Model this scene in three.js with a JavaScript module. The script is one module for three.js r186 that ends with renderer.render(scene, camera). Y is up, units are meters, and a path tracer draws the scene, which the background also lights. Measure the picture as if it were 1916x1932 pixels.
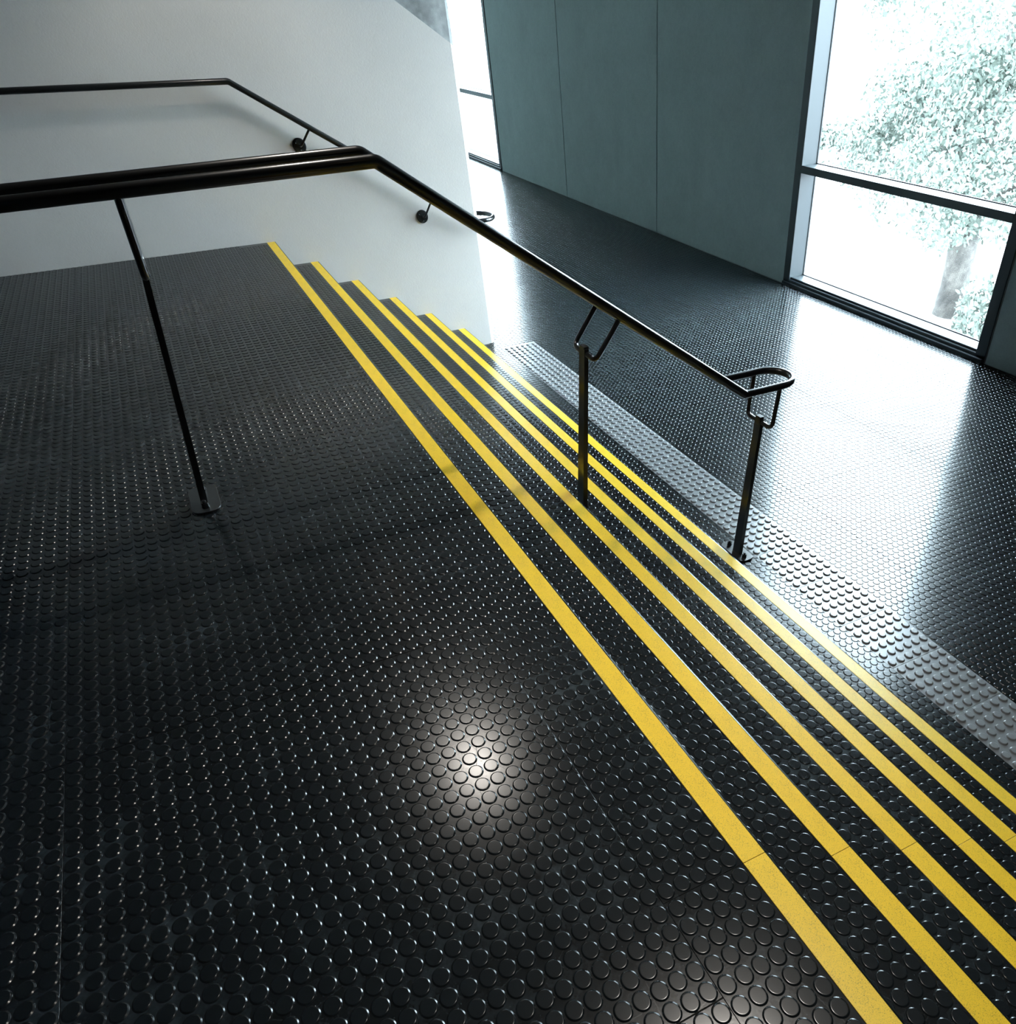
import * as THREE from 'three';
import { RoundedBoxGeometry } from 'three/addons/geometries/RoundedBoxGeometry.js';
import { mergeGeometries } from 'three/addons/utils/BufferGeometryUtils.js';

// ---------------------------------------------------------------- camera, sky, exposure
const scene = new THREE.Scene();
const renderer = new THREE.WebGLRenderer({ antialias: true });
renderer.toneMapping = THREE.LinearToneMapping;
renderer.toneMappingExposure = 1.0;
renderer.shadowMap.enabled = true;

const FOCAL = 1420.05, PPX = 1198.25, PPY = 1262.87;
const camera = new THREE.PerspectiveCamera(2 * Math.atan(966 / FOCAL) * 180 / Math.PI, 1916 / 1932, 0.05, 600);
camera.rotation.order = 'YXZ';
camera.rotation.set(-0.7333, -0.4892, -0.0202);
camera.position.set(-0.6451, 1.3126, 6.6549);
camera.setViewOffset(1916, 1932, 958 - PPX, 966 - PPY, 1916, 1932);
camera.updateMatrixWorld(true);
camera.updateProjectionMatrix();

scene.background = new THREE.Color().setRGB(28.5, 36.5, 41);   // even overcast sky

// ---------------------------------------------------------------- measures (metres)
const T = 0.26, H = 0.1637, YF = -6 * H;          // going, rise, level of the lower floor
const GX = 0.036664, GZ = 0.042736;               // stud spacing
const ZS = GZ / GX;
const XS1 = -1.2671, XS2 = -0.2405, ZL = 5.0016, TZ = 28 * GZ, TX = 28 * GX;
const ZN = 5.99, ZEND = 7.6;                      // joint in the nosing pieces, end of the flight
const XW = 4.805, CEIL = 3.3, WTOP = 3.1;
const STRIP = 0.0533;

// ---------------------------------------------------------------- helpers
let seed = 7;
const rnd = () => { seed = (seed * 1664525 + 1013904223) >>> 0; return seed / 4294967296; };
const rr = (a, b) => a + (b - a) * rnd();
const taken = new Map();
function numbered(name) {
  const n = taken.get(name) ?? 0; taken.set(name, n + 1);
  return n ? name + '_' + String(n).padStart(3, '0') : name;
}
function lit(o) { o.castShadow = true; o.receiveShadow = true; return o; }
function mesh(name, geo, mat, parent) { const m = lit(new THREE.Mesh(geo, mat)); m.name = parent === scene ? numbered(name) : name; parent.add(m); return m; }
function thing(name, label, category, pos = [0, 0, 0], group) {
  const g = new THREE.Group(); g.name = numbered(name); g.position.set(...pos); scene.add(g);
  g.userData = { label, category }; if (group) g.userData.group = group; return g;
}
function structure(name, label, category) {
  const g = new THREE.Group(); g.name = name; scene.add(g); g.userData = { kind: 'structure', label, category }; return g;
}
// texture coordinates in metres, taken from the face direction
function metreUV(g) {
  g = g.index ? g.toNonIndexed() : g;
  const p = g.attributes.position, n = g.attributes.normal, uv = new Float32Array(p.count * 2);
  for (let i = 0; i < p.count; i++) {
    const a = Math.abs(n.getX(i)), b = Math.abs(n.getY(i)), c = Math.abs(n.getZ(i));
    const [u, v] = b >= a && b >= c ? [p.getX(i), p.getZ(i)] : a >= c ? [p.getZ(i), p.getY(i)] : [p.getX(i), p.getY(i)];
    uv[2 * i] = u; uv[2 * i + 1] = v;
  }
  g.setAttribute('uv', new THREE.BufferAttribute(uv, 2)); return g;
}
function box(x0, x1, y0, y1, z0, z1, r = 0) {
  const w = x1 - x0, h = y1 - y0, d = z1 - z0;
  const g = r ? new RoundedBoxGeometry(w, h, d, 2, r) : new THREE.BoxGeometry(w, h, d);
  g.translate((x0 + x1) / 2, (y0 + y1) / 2, (z0 + z1) / 2); return metreUV(g);
}
// a profile in x, y drawn out along z
function drawn(points, z0, z1) {
  const g = new THREE.ExtrudeGeometry(new THREE.Shape(points.map(([x, y]) => new THREE.Vector2(x, y))), { depth: z1 - z0, bevelEnabled: false, curveSegments: 4 });
  g.translate(0, 0, z0); return metreUV(g);
}
// upright prism on a plan outline [x, z] whose top and bottom heights depend on x
function prism(plan, bottom, top) {
  const pos = [], tri = (a, b, c) => pos.push(...a, ...b, ...c), n = plan.length;
  const lo = plan.map(([x, z]) => [x, bottom(x), z]), hi = plan.map(([x, z]) => [x, top(x), z]);
  for (let i = 0; i < n; i++) { const j = (i + 1) % n; tri(lo[i], lo[j], hi[j]); tri(lo[i], hi[j], hi[i]); }
  for (let i = 1; i < n - 1; i++) { tri(hi[0], hi[i], hi[i + 1]); tri(lo[0], lo[i + 1], lo[i]); }
  const g = new THREE.BufferGeometry(); g.setAttribute('position', new THREE.Float32BufferAttribute(pos, 3)); g.computeVertexNormals(); return metreUV(g);
}
// polyline with rounded corners
function rounded(points, r) {
  const P = points.map((p) => new THREE.Vector3(...p)), out = [P[0].clone()];
  for (let i = 1; i < P.length - 1; i++) {
    const a = P[i - 1].clone().sub(P[i]), b = P[i + 1].clone().sub(P[i]), R = Math.min(Array.isArray(r) ? r[i] : r, a.length() * 0.48, b.length() * 0.48);
    const s = P[i].clone().addScaledVector(a.normalize(), R), e = P[i].clone().addScaledVector(b.normalize(), R);
    for (let k = 0; k <= 8; k++) { const t = k / 8; out.push(s.clone().multiplyScalar((1 - t) ** 2).addScaledVector(P[i], 2 * t * (1 - t)).addScaledVector(e, t * t)); }
  }
  out.push(P[P.length - 1].clone()); return out;
}
// round bar along a list of points, ends closed
function tube(pts, rad, seg = 18) {
  const n = pts.length, rings = []; let nor = null;
  const R = (i) => (typeof rad === 'function' ? rad(i / (n - 1)) : rad);
  for (let i = 0; i < n; i++) {
    const t = pts[Math.min(i + 1, n - 1)].clone().sub(pts[Math.max(i - 1, 0)]).normalize();
    if (!nor) nor = Math.abs(t.y) < 0.9 ? new THREE.Vector3(0, 1, 0) : new THREE.Vector3(1, 0, 0);
    nor.addScaledVector(t, -nor.dot(t)).normalize();
    rings.push([pts[i], nor.clone(), t.clone().cross(nor)]);
  }
  const pos = [], nrm = [], uv = [], idx = [];
  let along = 0;
  rings.forEach(([c, a, b], i) => {
    if (i) along += c.distanceTo(pts[i - 1]);
    for (let k = 0; k <= seg; k++) {
      const w = k / seg * 2 * Math.PI, d = a.clone().multiplyScalar(Math.cos(w)).addScaledVector(b, Math.sin(w));
      pos.push(...c.clone().addScaledVector(d, R(i)).toArray()); nrm.push(...d.toArray()); uv.push(k / seg * 2 * Math.PI * R(i), along);
    }
  });
  for (let i = 0; i < n - 1; i++) for (let k = 0; k < seg; k++) { const a = i * (seg + 1) + k, b = a + seg + 1; idx.push(a, a + 1, b, a + 1, b + 1, b); }
  for (const e of [0, n - 1]) {
    const base = pos.length / 3, t = rings[e][1].clone().cross(rings[e][2]).multiplyScalar(e ? 1 : -1);
    pos.push(...pts[e].toArray()); nrm.push(...t.toArray()); uv.push(0, 0);
    for (let k = 0; k <= seg; k++) { const j = (e * (seg + 1) + k) * 3; pos.push(pos[j], pos[j + 1], pos[j + 2]); nrm.push(...t.toArray()); uv.push(0, 0); }
    for (let k = 0; k < seg; k++) e ? idx.push(base, base + k + 1, base + k + 2) : idx.push(base, base + k + 2, base + k + 1);
  }
  const g = new THREE.BufferGeometry();
  g.setAttribute('position', new THREE.Float32BufferAttribute(pos, 3)); g.setAttribute('normal', new THREE.Float32BufferAttribute(nrm, 3)); g.setAttribute('uv', new THREE.Float32BufferAttribute(uv, 2)); g.setIndex(idx);
  return g;
}
const V = (x, y, z) => new THREE.Vector3(x, y, z);
// where a point falls in the frame (used only to choose which studs are worth a mesh of their own)
const vp = new THREE.Matrix4().multiplyMatrices(camera.projectionMatrix, camera.matrixWorldInverse);
function inFrame(x, y, z, m = 0) {
  const p = V(x, y, z).applyMatrix4(camera.matrixWorldInverse); if (p.z > -0.1) return false;
  p.applyMatrix4(camera.projectionMatrix); return Math.abs(p.x) < 1 + m && Math.abs(p.y) < 1 + m;
}

// ---------------------------------------------------------------- textures
function lattice(n, s) { let q = s; const a = new Float32Array(n * n); for (let i = 0; i < a.length; i++) { q = (q * 1664525 + 1013904223) >>> 0; a[i] = q / 4294967296; } return a; }
function layer(size, cells, s) {
  const a = lattice(cells, s), out = new Float32Array(size * size);
  for (let y = 0; y < size; y++) for (let x = 0; x < size; x++) {
    const u = x / size * cells, v = y / size * cells, i = Math.floor(u), j = Math.floor(v), f = u - i, g = v - j, F = f * f * (3 - 2 * f), G = g * g * (3 - 2 * g), i1 = (i + 1) % cells, j1 = (j + 1) % cells;
    out[y * size + x] = (a[j * cells + i] * (1 - F) + a[j * cells + i1] * F) * (1 - G) + (a[j1 * cells + i] * (1 - F) + a[j1 * cells + i1] * F) * G;
  }
  return out;
}
function noise(size, spec, s) { const out = new Float32Array(size * size); spec.forEach(([c, w], k) => { const l = layer(size, c, s + 31 * k); for (let i = 0; i < out.length; i++) out[i] += w * l[i]; }); return out; }
function texture(size, fn, metres, srgb) {
  const d = new Uint8Array(size * size * 4);
  for (let i = 0; i < size * size; i++) { const c = fn(i, i % size, Math.floor(i / size)); for (let k = 0; k < 3; k++) d[4 * i + k] = Math.max(0, Math.min(255, c[k] * 255)); d[4 * i + 3] = 255; }
  const t = new THREE.DataTexture(d, size, size); t.wrapS = t.wrapT = THREE.RepeatWrapping; t.magFilter = THREE.LinearFilter; t.minFilter = THREE.LinearMipmapLinearFilter; t.generateMipmaps = true;
  t.repeat.set(1 / metres, 1 / metres); if (srgb) t.colorSpace = THREE.SRGBColorSpace; t.needsUpdate = true; return t;
}
const grey = (v) => [v, v, v];

// plaster: faint trowel clouds and pin holes
const nA = noise(1024, [[4, .5], [9, .3], [40, .12], [160, .08]], 3), nB = noise(1024, [[256, .5], [512, .5]], 11), nC = noise(1024, [[6, .4], [16, .3], [60, .3]], 51);
const plasterMap = texture(1024, (i) => { const v = 0.80 + (nA[i] - .5) * .05 - (nB[i] > .9 ? .05 : 0); return [v * 1.015, v * .985, v * .955]; }, 2.2, true);
const plasterBump = texture(1024, (i) => grey(.5 + (nA[i] - .5) * .5 + (nB[i] - .5) * .3), 2.2);
const concreteMap = texture(1024, (i) => { const v = .65 + (nC[i] - .5) * .07 + (nB[i] - .5) * .05 - (nB[i] > .93 ? .08 : 0); return [v * .93, v, v * .985]; }, 1.9, true);
const rawMap = texture(1024, (i) => { const v = .58 + (nC[i] - .5) * .34 + (nB[i] - .5) * .05; return [v, v * 1.01, v]; }, 1.3, true);
// yellow tread strip with dark wear specks
const nD = noise(512, [[128, .5], [256, .5]], 77), nE = noise(512, [[5, .6], [14, .4]], 5);
const yellowMap = texture(512, (i) => { const w = nD[i] > .68 + (nE[i] - .5) * .12 ? .7 : 1, v = (.985 + (nD[i] - .5) * .1) * w; return [v * .985, v * .815, v * .19 + (1 - w) * .1]; }, .13, true);
// rubber: dust, scuffs
const nF = noise(1024, [[7, .35], [22, .3], [90, .2], [400, .15]], 21), nG = noise(1024, [[512, 1]], 91);
const scratch = new Float32Array(1024 * 1024);
{ let q = 5; const r = () => { q = (q * 1664525 + 1013904223) >>> 0; return q / 4294967296; };
  for (let k = 0; k < 260; k++) { let x = r() * 1024, y = r() * 1024; const a = r() * 6.28, n = 20 + r() * 160, s = .2 + .8 * r(); for (let t = 0; t < n; t++) { scratch[(Math.floor(y) & 1023) * 1024 + (Math.floor(x) & 1023)] = s; x += Math.cos(a + Math.sin(t * .03) * .15); y += Math.sin(a); } } }
const rubberMap = texture(1024, (i) => { const d = Math.max(0, nF[i] - .45) * .36 + (nG[i] > .99 ? .12 : 0) + scratch[i] * .06, v = .103 + d; return [v * .87, v * 1.02, v * 1.1]; }, 1.7, true);
const rubberRough = texture(1024, (i) => grey(.5 + (nF[i] - .5) * .22 + scratch[i] * .15 + (nG[i] - .5) * .05), 1.7);
const rubberBump = texture(1024, (i) => grey(.5 + (nF[i] - .5) * .2 + (nG[i] - .5) * .5), 1.7);
const barkMap = texture(512, (i, x, y) => { const v = .27 + (nD[(y * 64 % 512 | 0) * 512 + x] - .5) * .1 + (nD[i] - .5) * .16 + (nE[i] - .5) * .2; return [v, v * .95, v * .9]; }, 1, true);

// ---------------------------------------------------------------- materials
const S = (o) => new THREE.MeshStandardMaterial(o), PH = (o) => new THREE.MeshPhysicalMaterial(o);
const M = {
  plaster: S({ map: plasterMap, bumpMap: plasterBump, bumpScale: .0012, roughness: .8 }),
  panel: S({ map: concreteMap, bumpMap: plasterBump, bumpScale: .001, roughness: .75 }),
  raw: S({ map: rawMap, roughness: .8 }),
  joint: S({ color: new THREE.Color().setRGB(.1, .095, .085), roughness: .9 }),
  ceiling: S({ color: new THREE.Color().setRGB(.09, .095, .1), roughness: .9 }),
  rubber: PH({ specularIntensity: .88, map: rubberMap, roughness: .41, roughnessMap: rubberRough, bumpMap: rubberBump, bumpScale: .00004 }),
  stud: PH({ specularIntensity: .88, color: new THREE.Color().setRGB(.0085, .0115, .0133), roughness: .205 }),
    yellow: S({ map: yellowMap, roughness: .36 }),
  tactile: S({ color: new THREE.Color().setRGB(.185, .198, .205), roughness: .26 }),
  steel: PH({ color: new THREE.Color().setRGB(.008, .009, .0095), roughness: .3, clearcoat: .35, clearcoatRoughness: .12 }),
  bolt: S({ color: new THREE.Color().setRGB(.02, .022, .024), roughness: .25 }),
  frame: S({ color: new THREE.Color().setRGB(.0085, .0145, .018), roughness: .42 }),
  gasket: S({ color: 0x101214, roughness: .6 }),
  sealant: S({ color: new THREE.Color().setRGB(.2, .2, .18), roughness: .8 }),
  glass: PH({ color: 0xffffff, transmission: 1, thickness: 0, roughness: 0, ior: 1.5 }),
  paving: S({ color: new THREE.Color().setRGB(.13, .112, .112), roughness: .9 }),
  bark: S({ map: barkMap, roughness: .95 }),
  darkWall: S({ color: new THREE.Color().setRGB(.02, .028, .036), roughness: .6 }),
  lamp: S({ color: 0x111111, roughness: .5 }),
};
M.yellow.name = 'yellow'; 

// ---------------------------------------------------------------- studs
function lathe(profile, seg) { return new THREE.LatheGeometry(profile.map(([r, y]) => new THREE.Vector2(r, y)), seg); }
const studShape = [[.0174, -.0004], [.0171, .0001], [.0168, .0003], [.0150, .0018], [.0146, .0021], [.0141, .00222], [.0135, .00226], [.0127, .00226], [.0001, .00226]];
const studGeo = lathe(studShape, 28), studFar = lathe(studShape, 18);
const domeShape = [[.0190, -.0004], [.0182, .0006], [.0163, .0035], [.0152, .0045], [.0143, .00485], [.0132, .005], [.0122, .005], [.0001, .005]];
const domeGeo = lathe(domeShape, 24).scale(1, 1.4, 1), domeFar = lathe(domeShape, 16).scale(1, 1.4, 1);
// the 300 that show largest become meshes of their own, the rest one instanced part
function studField(parent, spots, near, far, mat, name, most = 300, matFar = mat) {
  const c = camera.position, seen = [], rest = [];
  for (const s of spots) (inFrame(...s) ? seen : rest).push(s);
  const d2 = (s) => (s[0] - c.x) ** 2 + (s[1] - c.y) ** 2 + (s[2] - c.z) ** 2;
  seen.sort((a, b) => d2(a) - d2(b));
  for (const s of seen.slice(0, most)) { const m = mesh(name, near, mat, parent); m.position.set(...s); m.scale.z = ZS; }
  const others = seen.slice(most).concat(rest);
  if (!others.length) return;
  const im = new THREE.InstancedMesh(far, matFar, others.length), mx = new THREE.Matrix4();
  others.forEach((s, i) => im.setMatrixAt(i, mx.makeScale(1, 1, ZS).setPosition(...s)));
  im.name = name + '_field'; im.userData.kind = 'stuff'; im.userData.label = 'further raised round studs'; lit(im); parent.add(im);
}

// ---------------------------------------------------------------- landing floor
{
  const f = structure('floor_landing', 'black studded rubber floor of the upper landing', 'floor');
  mesh('floor_slab', box(-2.6, -.26, -.25, -.005, 0, 8), M.raw, f);
  const zs = []; for (let k = -5; k < 4; k++) zs.push(ZL + k * TZ);
  const spots = [];
  for (const [x0, x1] of [[XS1 - TX, XS1], [XS1, XS2]]) for (const z of zs) {
    const z0 = Math.max(0, z), z1 = Math.min(8, z + TZ), a = Math.max(-2.6, x0); if (z1 - z0 < .05) continue;
    mesh('rubber_tile', box(a + .0005, x1 - .0005, -.006, 0, z0 + (z0 ? .0011 : 0), z1 - .0011, .0008), M.rubber, f);
    for (let i = 0; i < 28; i++) for (let j = 0; j < 28; j++) {
      const x = x0 + (i + .5) * GX, q = z + (j + .5) * GZ;
      if (q > .02 && q < 7.2 && x > -2 && inFrame(x, 0, q, .35)) spots.push([x, 0, q]);
    }
  }
  studField(f, spots, studGeo, studFar, M.stud, 'stud');
}

// ---------------------------------------------------------------- stair flight
{
  const s = thing('stair_flight', 'flight of black studded rubber steps with yellow edge strips leading down from the landing', 'staircase');
  const spots = [];
  const segs = [[0.001, ZN - .0006], [ZN + .0006, ZEND]];
  for (let k = 0; k <= 5; k++) {
    const e = k * T, y = -k * H, back = k ? e - T - .012 : XS2 + .0005;
    // nosing piece: flat top, two fine grooves beside the strip, rounded front edge
    const prof = [[back, y - .006], [back, y], [e - STRIP - .0016, y], [e - STRIP - .0016, y - .0018], [e + .0014, y - .0018], [e + .0014, y + .0002], [e + .004, y - .0004], [e + .0066, y - .0024], [e + .0078, y - .006], [e + .0078, y - .034], [e - .004, y - .036], [e - .004, y - .012], [e - .02, y - .006]];
    for (const [z0, z1] of segs) {
      mesh('tread', drawn(prof.slice(0, 4).concat([[e - STRIP - .0016 + .001, y - .0018], [e - .02, y - .0018], [e - .02, y - .006]]), z0, z1), M.rubber, s);
      mesh('nosing_lip', drawn([[e - .02, y - .0018], [e + .0014, y - .0018], [e + .0014, y + .0003], [e + .004, y - .0003], [e + .0064, y - .002], [e + .0078, y - .006], [e + .0078, y - .034], [e - .012, y - .036], [e - .012, y - .012], [e - .02, y - .012]], z0, z1), M.stud, s).userData.label = 'rounded black rubber edge';
      mesh('nosing_strip', box(e - STRIP, e, y - .0018, y + .0007, z0, z1, .0006), M.yellow, s).userData.label = 'yellow anti-slip strip';
    }
    mesh('riser', box(e - .016, e - .011, y - H - .001, y - .03, .001, ZEND), M.stud, s);
    for (let i = 0; i < 5; i++) for (let z = (ZN - GZ / 2) % GZ + GZ; z < 7.2; z += GZ) {
      const x = e - .0755 - i * GX; if (x < back + .015) continue;
      if (inFrame(x, y, z, .35)) spots.push([x, y, z]);
    }
  }
  const core = [[-.26, YF]]; core.push([-.26, -.006]);
  for (let k = 0; k <= 5; k++) core.push([k * T - .016, -k * H - .006], [k * T - .016, -(k + 1) * H - .006]);
  core[core.length - 1][1] = YF;
  mesh('step_core', drawn(core, .001, ZEND), M.raw, s);
  studField(s, spots, studGeo, studFar, M.stud, 'stud');
}

// ---------------------------------------------------------------- lower floor
const XT0 = 1.5618, XT1 = 1.8599, TS = 5.3322, TT = .351, ZT0 = .1513;
{
  const f = structure('floor', 'black studded rubber floor of the lower hall', 'floor');
  mesh('floor_slab', box(.5, 5.0, YF - .25, YF - .005, -11, 8), M.raw, f);
  const spots = [], xs = [1.286, 2.16, 2.16 + TX, 2.16 + 2 * TX, XW - .002], zs = []; for (let k = -11; k < 7; k++) zs.push(1.04 + k * TZ);
  for (let i = 0; i < 4; i++) for (const z of zs) {
    const z0 = Math.max(-11, z), z1 = Math.min(8, z + TZ); if (z1 - z0 < .05) continue;
    mesh('rubber_tile', box(xs[i] + (i ? .0005 : 0), xs[i + 1] - .0005, YF - .006, YF, z0 + .0005, z1 - .0005, .0008), M.rubber, f);
  }
  for (let x = 2.16 - 24 * GX + GX / 2; x < XW - .02; x += GX) for (let z = 1.04 - 10 * TZ + GZ / 2; z < 7.6; z += GZ) {
    if (x < 1.31) continue;
    if (x > XT0 + .004 && x < XT1 - .004 && z > ZT0 + .005) continue;
    if (x < 1.527 + .05 && z < 0 && x < 1.5) continue;
    if (inFrame(x, YF, z, .3)) spots.push([x, YF, z]);
  }
  studField(f, spots, studGeo, studFar, M.stud, 'stud');
}
{
  const t = thing('tactile_strip', 'pale grey tactile warning strip of raised dots at the foot of the stairs', 'tactile paving', [0, YF, 0]);
  const spots = [];
  for (let k = -15; k < 7; k++) {
    const z0 = TS + k * TT, z1 = z0 + TT, a = Math.max(z0, ZT0); if (z1 - a < .02) continue;
    mesh('tactile_tile', box(XT0, XT1, -.001, .0028, a + .0006, z1 - .0006, .0012), M.tactile, t);
    for (let i = 0; i < 6; i++) for (let j = 0; j < 6; j++) {
      const z = z0 + (j + .5) * TT / 6; if (z < ZT0 + .018 || z > 7.4) continue;
      spots.push([XT0 + (i + .5) * (XT1 - XT0) / 6, .0028, z]);
    }
  }
  const c = camera.position, seen = spots.filter((q) => inFrame(q[0], YF, q[2])).sort((a, b) => b[2] - a[2]), near = new Set(seen.slice(0, 300));
  for (const q of near) { const m = mesh('stud', domeGeo, M.tactile, t); m.position.set(...q); m.scale.z = ZS; }
  const rest = spots.filter((q) => !near.has(q)), im = new THREE.InstancedMesh(domeFar, M.tactile, rest.length), mx = new THREE.Matrix4();
  rest.forEach((q, i) => im.setMatrixAt(i, mx.makeScale(1, 1, ZS).setPosition(...q)));
  im.name = 'stud_field'; im.userData.kind = 'stuff'; lit(im); t.add(im);
}

// ---------------------------------------------------------------- white wall beside the stairs
const slope = (x) => 2.084 - .67 * x, XE = 1.527;
{
  const w = structure('wall_left', 'white plastered wall along the landing and stairs', 'wall');
  const a = prism([[-2.6, 0], [-1.815, 0], [-1.815, -.14], [-2.6, -.14]], () => YF - .1, () => CEIL);
  const b = prism([[-1.815, 0], [XE, 0], [XE + .03, -.03], [XE + .03, -.14], [-1.815, -.14]], () => YF, (x) => slope(x));
  mesh('plaster_face', mergeGeometries([a, b]), M.plaster, w);
  const c = structure('trim_1', 'raw grey concrete edge of the upper flight above the white wall', 'stair soffit');
  mesh('concrete_band', prism([[-1.815, -.004], [XE, -.004], [XE + .028, -.032], [XE + .028, -.138], [-1.815, -.138]], (x) => slope(x), () => CEIL), M.raw, c);
}

// ---------------------------------------------------------------- window wall
const panelEdges = [[-10.85 - .15, -10.85], [-8.147, -5.464], [-5.464, -2.769], [-2.769, -.113], [2.556, 5.25], [5.25, 8]];
{
  const w = structure('wall_right', 'dim grey-green concrete panel wall between the tall windows', 'wall');
  mesh('backing', mergeGeometries([box(XW + .03, XW + .2, YF - .25, CEIL, -11.2, -10.85), box(XW + .012, XW + .2, YF - .25, CEIL, -8.147, -.113), box(XW + .03, XW + .2, YF - .25, CEIL, 2.556, 8.2), box(XW + .03, XW + .2, YF - .25, YF - .006, -10.85, -8.147), box(XW + .03, XW + .2, YF - .25, YF - .006, -.113, 2.556)]), M.joint, w);
  for (const [z0, z1] of panelEdges) mesh('concrete_panel', box(XW, XW + .035, YF + .001, CEIL, z0 + .008, z1 - .008, .003), M.panel, w);
  for (const [z0, z1] of [[-10.85, -8.147], [-.113, 2.556]]) mesh('lintel', box(XW, XW + .2, WTOP, CEIL, z0, z1), M.panel, w);
  for (const z of [-.113, 2.556]) mesh('sealant_bead', box(XW - .003, XW + .02, YF + .001, WTOP, z - .006, z + .006), M.sealant, w);
}
function windowBay(name, label, z0, z1) {
  const g = structure(name, label, 'window');
  const xi = XW - .012, xo = XW + .175, jamb = .098, yb = -.902, t0 = .004, t1 = .066;
  mesh('jamb', box(xi, xo, YF, WTOP, z0, z0 + jamb, .004), M.frame, g);
  mesh('jamb', box(xi, xo, YF, WTOP, z1 - jamb, z1, .004), M.frame, g);
  mesh('head', box(xi, xo, WTOP - .08, WTOP, z0 + jamb, z1 - jamb, .004), M.frame, g);
  mesh('transom', box(xi, xo, t0, t1, z0 + jamb, z1 - jamb, .004), M.frame, g);
  const sill = [[xi - .02, YF], [xi - .02, YF + .03], [xi - .016, YF + .034], [xi, YF + .034], [xi, YF + .055], [xi + .004, YF + .06], [xi + .02, YF + .06], [xi + .02, yb - .004], [xi + .024, yb], [xo, yb], [xo, YF]];
  mesh('sill', drawn(sill, z0 + .01, z1 - .01), M.frame, g);
  for (const [y0, y1, n] of [[yb, t0, 'pane'], [t1, WTOP - .08, 'pane']]) {
    const p = new THREE.PlaneGeometry(z1 - z0 - 2 * jamb, y1 - y0); p.rotateY(-Math.PI / 2); p.translate(xo - .008, (y0 + y1) / 2, (z0 + z1) / 2);
    mesh(n, p, M.glass, g).userData.label = 'clear glass pane';
    const r = .007, x0 = xo - .014, x1 = xo - .001;
    mesh('gasket', mergeGeometries([box(x0, x1, y0, y1, z0 + jamb, z0 + jamb + r), box(x0, x1, y0, y1, z1 - jamb - r, z1 - jamb), box(x0, x1, y0, y0 + r, z0 + jamb, z1 - jamb), box(x0, x1, y1 - r, y1, z0 + jamb, z1 - jamb)]), M.gasket, g);
  }
}
windowBay('window_1', 'tall dark-framed window over the lower hall with a tree outside', -.113, 2.556);
windowBay('window_2', 'narrow view of a dark-framed window at the far end past the white wall', -10.85, -8.147);

// ---------------------------------------------------------------- rest of the shell (mostly outside the frame)
{
  const c = structure('ceiling', 'dark grey ceiling', 'ceiling'); mesh('ceiling_slab', box(-2.8, XW + .2, CEIL, CEIL + .25, -11.2, 8.2), M.ceiling, c);
  const a = structure('wall_behind', 'dark blue wall at the near end of the hall', 'wall'); mesh('wall_face', box(-2.8, XW + .2, YF - .25, CEIL, 8, 8.2), M.darkWall, a);
  const b = structure('wall_far_left', 'dark blue wall at the end of the landing', 'wall'); mesh('wall_face', box(-2.8, -2.6, YF - .25, CEIL, -.14, 8), M.darkWall, b);
  const d = structure('wall_corridor', 'grey wall on the inner side of the corridor', 'wall'); mesh('wall_face', box(.5, .7, YF - .25, CEIL, -11, -.14), M.panel, d);
  const e = structure('wall_corridor_end', 'grey end wall of the corridor', 'wall'); mesh('wall_face', box(.5, XW + .03, YF - .25, CEIL, -11.2, -11), M.panel, e);
}

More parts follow.
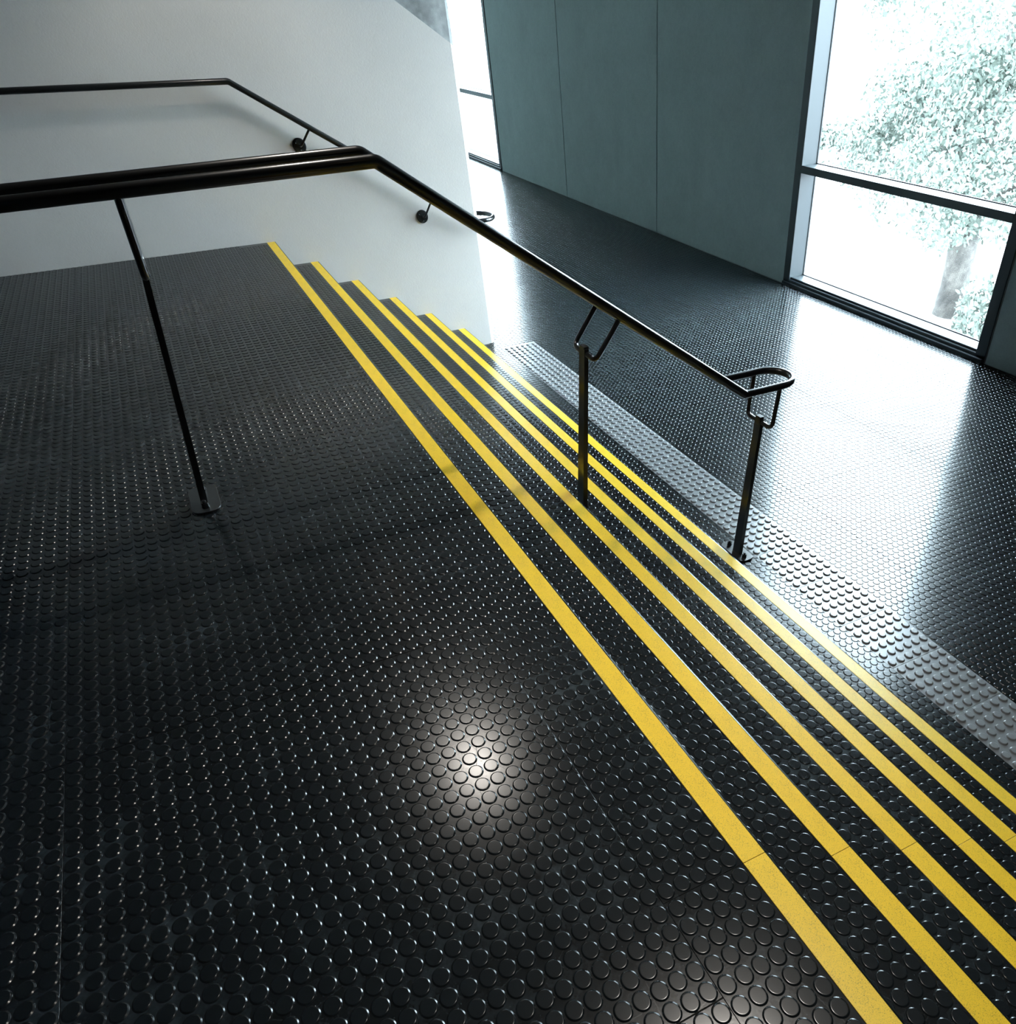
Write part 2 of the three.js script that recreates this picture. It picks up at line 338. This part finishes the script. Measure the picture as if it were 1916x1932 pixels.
// ---------------------------------------------------------------- double handrail down the middle of the stairs
const RZ0 = 3.75, RZ1 = 3.95, RR = .0185, RC = [-.04, .951], RE = [1.385, -.046], SL = (RC[1] - RE[1]) / (RE[0] - RC[0]);
const railY = (x) => x < RC[0] ? .951 + (-.04 - x) * -.016 : RC[1] - SL * (x - RC[0]);
{
  const h = thing('double_handrail', 'pair of glossy black pipe handrails joined by a loop, standing on posts in mid-stair', 'handrail');
  const xl = -2.55, loop = [];
  for (let k = 0; k <= 20; k++) { const a = Math.PI / 2 - k / 20 * Math.PI; loop.push([1.595 + Math.cos(a) * .1, RE[1], 3.85 + Math.sin(a) * .1]); }
  for (const z of [RZ1, RZ0]) mesh('rail', tube(rounded([[xl, railY(xl), z], [RC[0], RC[1], z], [RE[0], RE[1], z]], .012), RR, 24), M.steel, h);
  mesh('end_loop', tube(rounded([[RE[0] - .004, RE[1] + .002, RZ1], [1.50, RE[1], RZ1], ...loop, [1.50, RE[1], RZ0], [RE[0] - .004, RE[1] + .002, RZ0]], .004), .0168, 20), M.steel, h);
  // posts: flat bars with a bolted foot and a U shaped fork that carries both pipes
  const posts = [
    { foot: [-.853, 0], head: [-.748, .735], fork: [-.748, .728, -.735, .93], y: 0 },
    { foot: [.588, -3 * H], head: [.645, .262], fork: [.647, .242, .752, .374], y: -3 * H },
    { foot: [1.494, YF], head: [1.556, -.232], fork: [1.556, -.246, 1.578, -.055], y: YF },
    { foot: [-2.25, 0], head: [-2.2, .72], fork: [-2.2, .714, -2.19, .965], y: 0 },
  ];
  for (const p of posts) {
    const dx = p.head[0] - p.foot[0], dy = p.head[1] - p.foot[1];
    const g = box(-.009, .009, 0, 1, -.024, .024).clone(), q = g.attributes.position;
    for (let i = 0; i < q.count; i++) { const t = q.getY(i), w = 1 + .22 * (1 - t) ; q.setXYZ(i, p.foot[0] + dx * t + q.getX(i) * w, p.y + dy * t, 3.85 + q.getZ(i) * w); }
    g.computeVertexNormals();
    mesh('post', g, M.steel, h);
    const plate = new THREE.Shape(), w = .045, l = .105, r = .04;
    plate.moveTo(-w + r, -l); plate.lineTo(w - r, -l); plate.quadraticCurveTo(w, -l, w, -l + r); plate.lineTo(w, l - r); plate.quadraticCurveTo(w, l, w - r, l); plate.lineTo(-w + r, l); plate.quadraticCurveTo(-w, l, -w, l - r); plate.lineTo(-w, -l + r); plate.quadraticCurveTo(-w, -l, -w + r, -l);
    const pg = new THREE.ExtrudeGeometry(plate, { depth: .007, bevelEnabled: true, bevelSize: .0015, bevelThickness: .0015, bevelSegments: 2, curveSegments: 8 }); pg.rotateX(-Math.PI / 2);
    const fp = mesh('foot_plate', pg, M.steel, h); fp.position.set(p.foot[0] + .004, p.y + .0022, 3.84);
    for (const s of [-1, 1]) {
      const b = mesh('bolt', mergeGeometries([new THREE.CylinderGeometry(.0135, .0135, .003, 20).translate(0, .0015, 0).toNonIndexed(), new THREE.CylinderGeometry(.0125, .0125, .016, 6).translate(0, .011, 0).toNonIndexed(), new THREE.CylinderGeometry(.0065, .0065, .008, 12).translate(0, .022, 0).toNonIndexed()]), M.bolt, fp);
      b.position.set(0, .0085, s * .07);
    }
    const [bx, by, tx, ty] = p.fork;
    mesh('fork', tube(rounded([[tx, ty, RZ0], [bx, by, RZ0], [bx, by, RZ1], [tx, ty, RZ1]], .034), .0102, 14), M.steel, h);
    mesh('post_cap', box(bx - .0115, bx + .0115, by - .014, by + .028, 3.85 - .02, 3.85 + .02, .0015), M.steel, h);
  }
}

// ---------------------------------------------------------------- wall handrail
{
  const h = thing('wall_handrail', 'single black pipe handrail fixed to the white wall on round roses', 'handrail');
  const zr = .082, y0 = .925, sl = .632, xe = 1.5, ye = y0 - sl * xe, loop = [];
  for (let k = 0; k <= 18; k++) { const a = Math.PI / 2 - k / 18 * Math.PI; loop.push([1.565 + Math.cos(a) * .13, ye, -.07 + Math.sin(a) * .152]); }
  mesh('rail', tube(rounded([[-2.55, y0 + .025, zr], [0, y0, zr], [xe, ye, zr]], .012), .0175, 20), M.steel, h);
  mesh('end_loop', tube(rounded([[xe - .004, ye + .002, zr], [1.53, ye, zr], ...loop, [1.44, ye, -.222]], .003), .0165, 18), M.steel, h);
  mesh('return_rail', tube(rounded([[1.44, ye, -.222], [.9, ye + .54 * sl, -.222]], .01), .0165, 14), M.steel, h);
  for (const [x, y] of [[-1.78, .77], [.343, .552], [1.109, .041]]) {
    const rose = mesh('rose', new THREE.LatheGeometry([[0, .0075], [.03, .0075], [.0425, .006], [.045, .003], [.045, 0]].map(([r, q]) => new THREE.Vector2(Math.max(r, .0001), q)).reverse(), 32).rotateX(Math.PI / 2), M.steel, h);
    rose.position.set(x, y, .0005);
    for (let k = 0; k < 3; k++) { const a = k * 2.094 + .5, s = mesh('screw', new THREE.SphereGeometry(.006, 12, 8).scale(1, 1, .5), M.bolt, rose); s.position.set(Math.cos(a) * .029, Math.sin(a) * .029, .0085); }
    const tx = x < 0 ? x : x + .078, ty = (x < 0 ? y0 - x * .0098 : y0 - sl * tx) - .012;
    mesh('bracket_arm', tube(rounded([[x, y, .006], [x + .004, y + .004, .06], [tx, ty, zr]], .02), .0072, 14), M.steel, h);
  }
}

// ---------------------------------------------------------------- ceiling lamps
const lampSpots = [[.03, 2.5, .95, 3.8], [-.03, 2.5, 3.25, 10], [.3, 2.5, 5.7, 13]];
lampSpots.forEach(([x, y, z, cd], i) => {
  const g = thing('downlight', ['round pendant downlight in front of the white wall', 'round pendant downlight over the middle of the landing', 'round pendant downlight over the near end of the landing'][i], 'lamp', [x, y, z], 'downlights in a row over the stairs');
  mesh('housing', mergeGeometries([new THREE.CylinderGeometry(.06, .06, .16, 24, 1, true).translate(0, .08, 0).toNonIndexed(), new THREE.CylinderGeometry(.06, .06, .004, 24).translate(0, .16, 0).toNonIndexed()]), M.lamp, g);
  mesh('stem', new THREE.CylinderGeometry(.008, .008, CEIL - y - .16, 10).translate(0, (CEIL - y + .16) / 2, 0), M.lamp, g);
  mesh('diffuser', new THREE.CylinderGeometry(.05, .05, .004, 24).translate(0, .02, 0), S({ color: 0xffffff, emissive: 0xffdcb0, emissiveIntensity: 6 }), g);
  const l = new THREE.SpotLight(new THREE.Color(1, .94, .86), cd, 0, [.92, 1, .82][i], [.28, .45, .6][i], 2);
  l.position.set(0, .012, 0); l.target.position.set(0, -1, 0); l.castShadow = true; l.shadow.radius = 2; g.add(l, l.target);
});

// ---------------------------------------------------------------- outside
const GY = -3.4;
{
  const g = structure('ground', 'pale paved ground outside the windows', 'ground');
  mesh('paving', new THREE.PlaneGeometry(400, 500).rotateX(-Math.PI / 2).translate(206, GY, 0), M.paving, g);
}
function leaves(count, place, size, colors) {
  const s = new THREE.Shape(); s.moveTo(0, 0); s.quadraticCurveTo(.5, .35, 0, 1); s.quadraticCurveTo(-.5, .35, 0, 0);
  const im = new THREE.InstancedMesh(new THREE.ShapeGeometry(s, 3), leafMat, count), m = new THREE.Matrix4(), q = new THREE.Quaternion(), e = new THREE.Euler(), col = new THREE.Color();
  for (let i = 0; i < count; i++) { const p = place(); e.set(rr(-3, 3), rr(-3, 3), rr(-3, 3)); const k = size * rr(.7, 1.3); m.compose(p, q.setFromEuler(e), V(k, k, k)); im.setMatrixAt(i, m); const v = rr(.75, 1.25); im.setColorAt(i, col.setRGB(colors[0] * v, colors[1] * v, colors[2] * v)); }
  im.userData.kind = 'stuff'; im.name = 'foliage'; return lit(im);
}
const leafMat = PH({ color: 0xffffff, roughness: .7, side: THREE.DoubleSide });
const LEAF = [.09, .108, .09];
{
  const t = thing('tree', 'broad leafy tree with a thick trunk seen through the window', 'tree', [12, GY, -3.95]);
  const parts = [], tips = [];
  mesh('trunk', tube([V(.05, -.05, .02), V(0, .5, 0), V(-.02, 1.1, -.04), V(0, 1.5, -.06)], (u) => .3 - .07 * u + .08 * Math.max(0, .2 - u) * 5, 14), M.bark, t);
  for (const [dx, dy, dz, r] of [[.4, 2.2, .9, .13], [-.3, 2.0, -1.0, .13], [.2, 2.9, -.3, .15], [-.5, 1.2, 1.6, .09], [.5, 1.5, -2.2, .1], [0, 1.0, -2.8, .08], [.3, 2.2, -3.0, .07]]) {
    const a = V(0, 1.35, -.05), b = a.clone().add(V(dx * .45, dy * .55, dz * .35)), c = a.clone().add(V(dx, dy, dz));
    mesh('branch', tube(rounded([a.toArray(), b.toArray(), c.toArray()], .5), (u) => r * (1 - .75 * u), 8), M.bark, t); tips.push(c, b);
  }
  const puffs = []; for (let i = 0; i < 46; i++) { const c = tips[i % tips.length].clone().add(V(rr(-1.1, 1.1), rr(-.5, 1.1), rr(-1.3, 1.1))); puffs.push([c, rr(.35, .8)]); }
  t.add(leaves(26000, () => { const [c, r] = puffs[Math.floor(rnd() * puffs.length)]; const d = V(rr(-1, 1), rr(-1, 1), rr(-1, 1)).normalize().multiplyScalar(r * Math.cbrt(rnd())); return c.clone().add(d); }, .095, LEAF));
}
function shrub(x, z, r, h, label) {
  const t = thing('shrub', label, 'shrub', [x, GY, z]);
  mesh('stem', tube([V(0, -.03, 0), V(.02, h * .4, .01), V(0, h * .7, .03)], (u) => .05 - .03 * u, 8), M.bark, t);
  t.add(leaves(2600, () => V(rr(-1, 1), 0, rr(-1, 1)).normalize().multiplyScalar(r * Math.sqrt(rnd())).setY(h * (.12 + .88 * rnd())), .11, LEAF));
}
shrub(11.3, -2.2, .8, 1.0, 'low leafy shrub beside the tree outside');
{
  const t = thing('hedge', 'distant leafy hedge far out on the paved ground', 'hedge', [23, GY, -20.2]);
  mesh('stem', tube([V(-2.4, .2, -1.6), V(0, .24, 0), V(2.4, .2, 1.6)], .06, 8), M.bark, t);
  mesh('stem', tube([V(0, -.03, 0), V(0, .3, 0)], .06, 8), M.bark, t);
  t.add(leaves(3600, () => { const u = rr(-1, 1); return V(2.4 * u + rr(-.4, .4), rr(.1, .9), 1.6 * u + rr(-.4, .4)); }, .16, LEAF));
}

renderer.render(scene, camera);
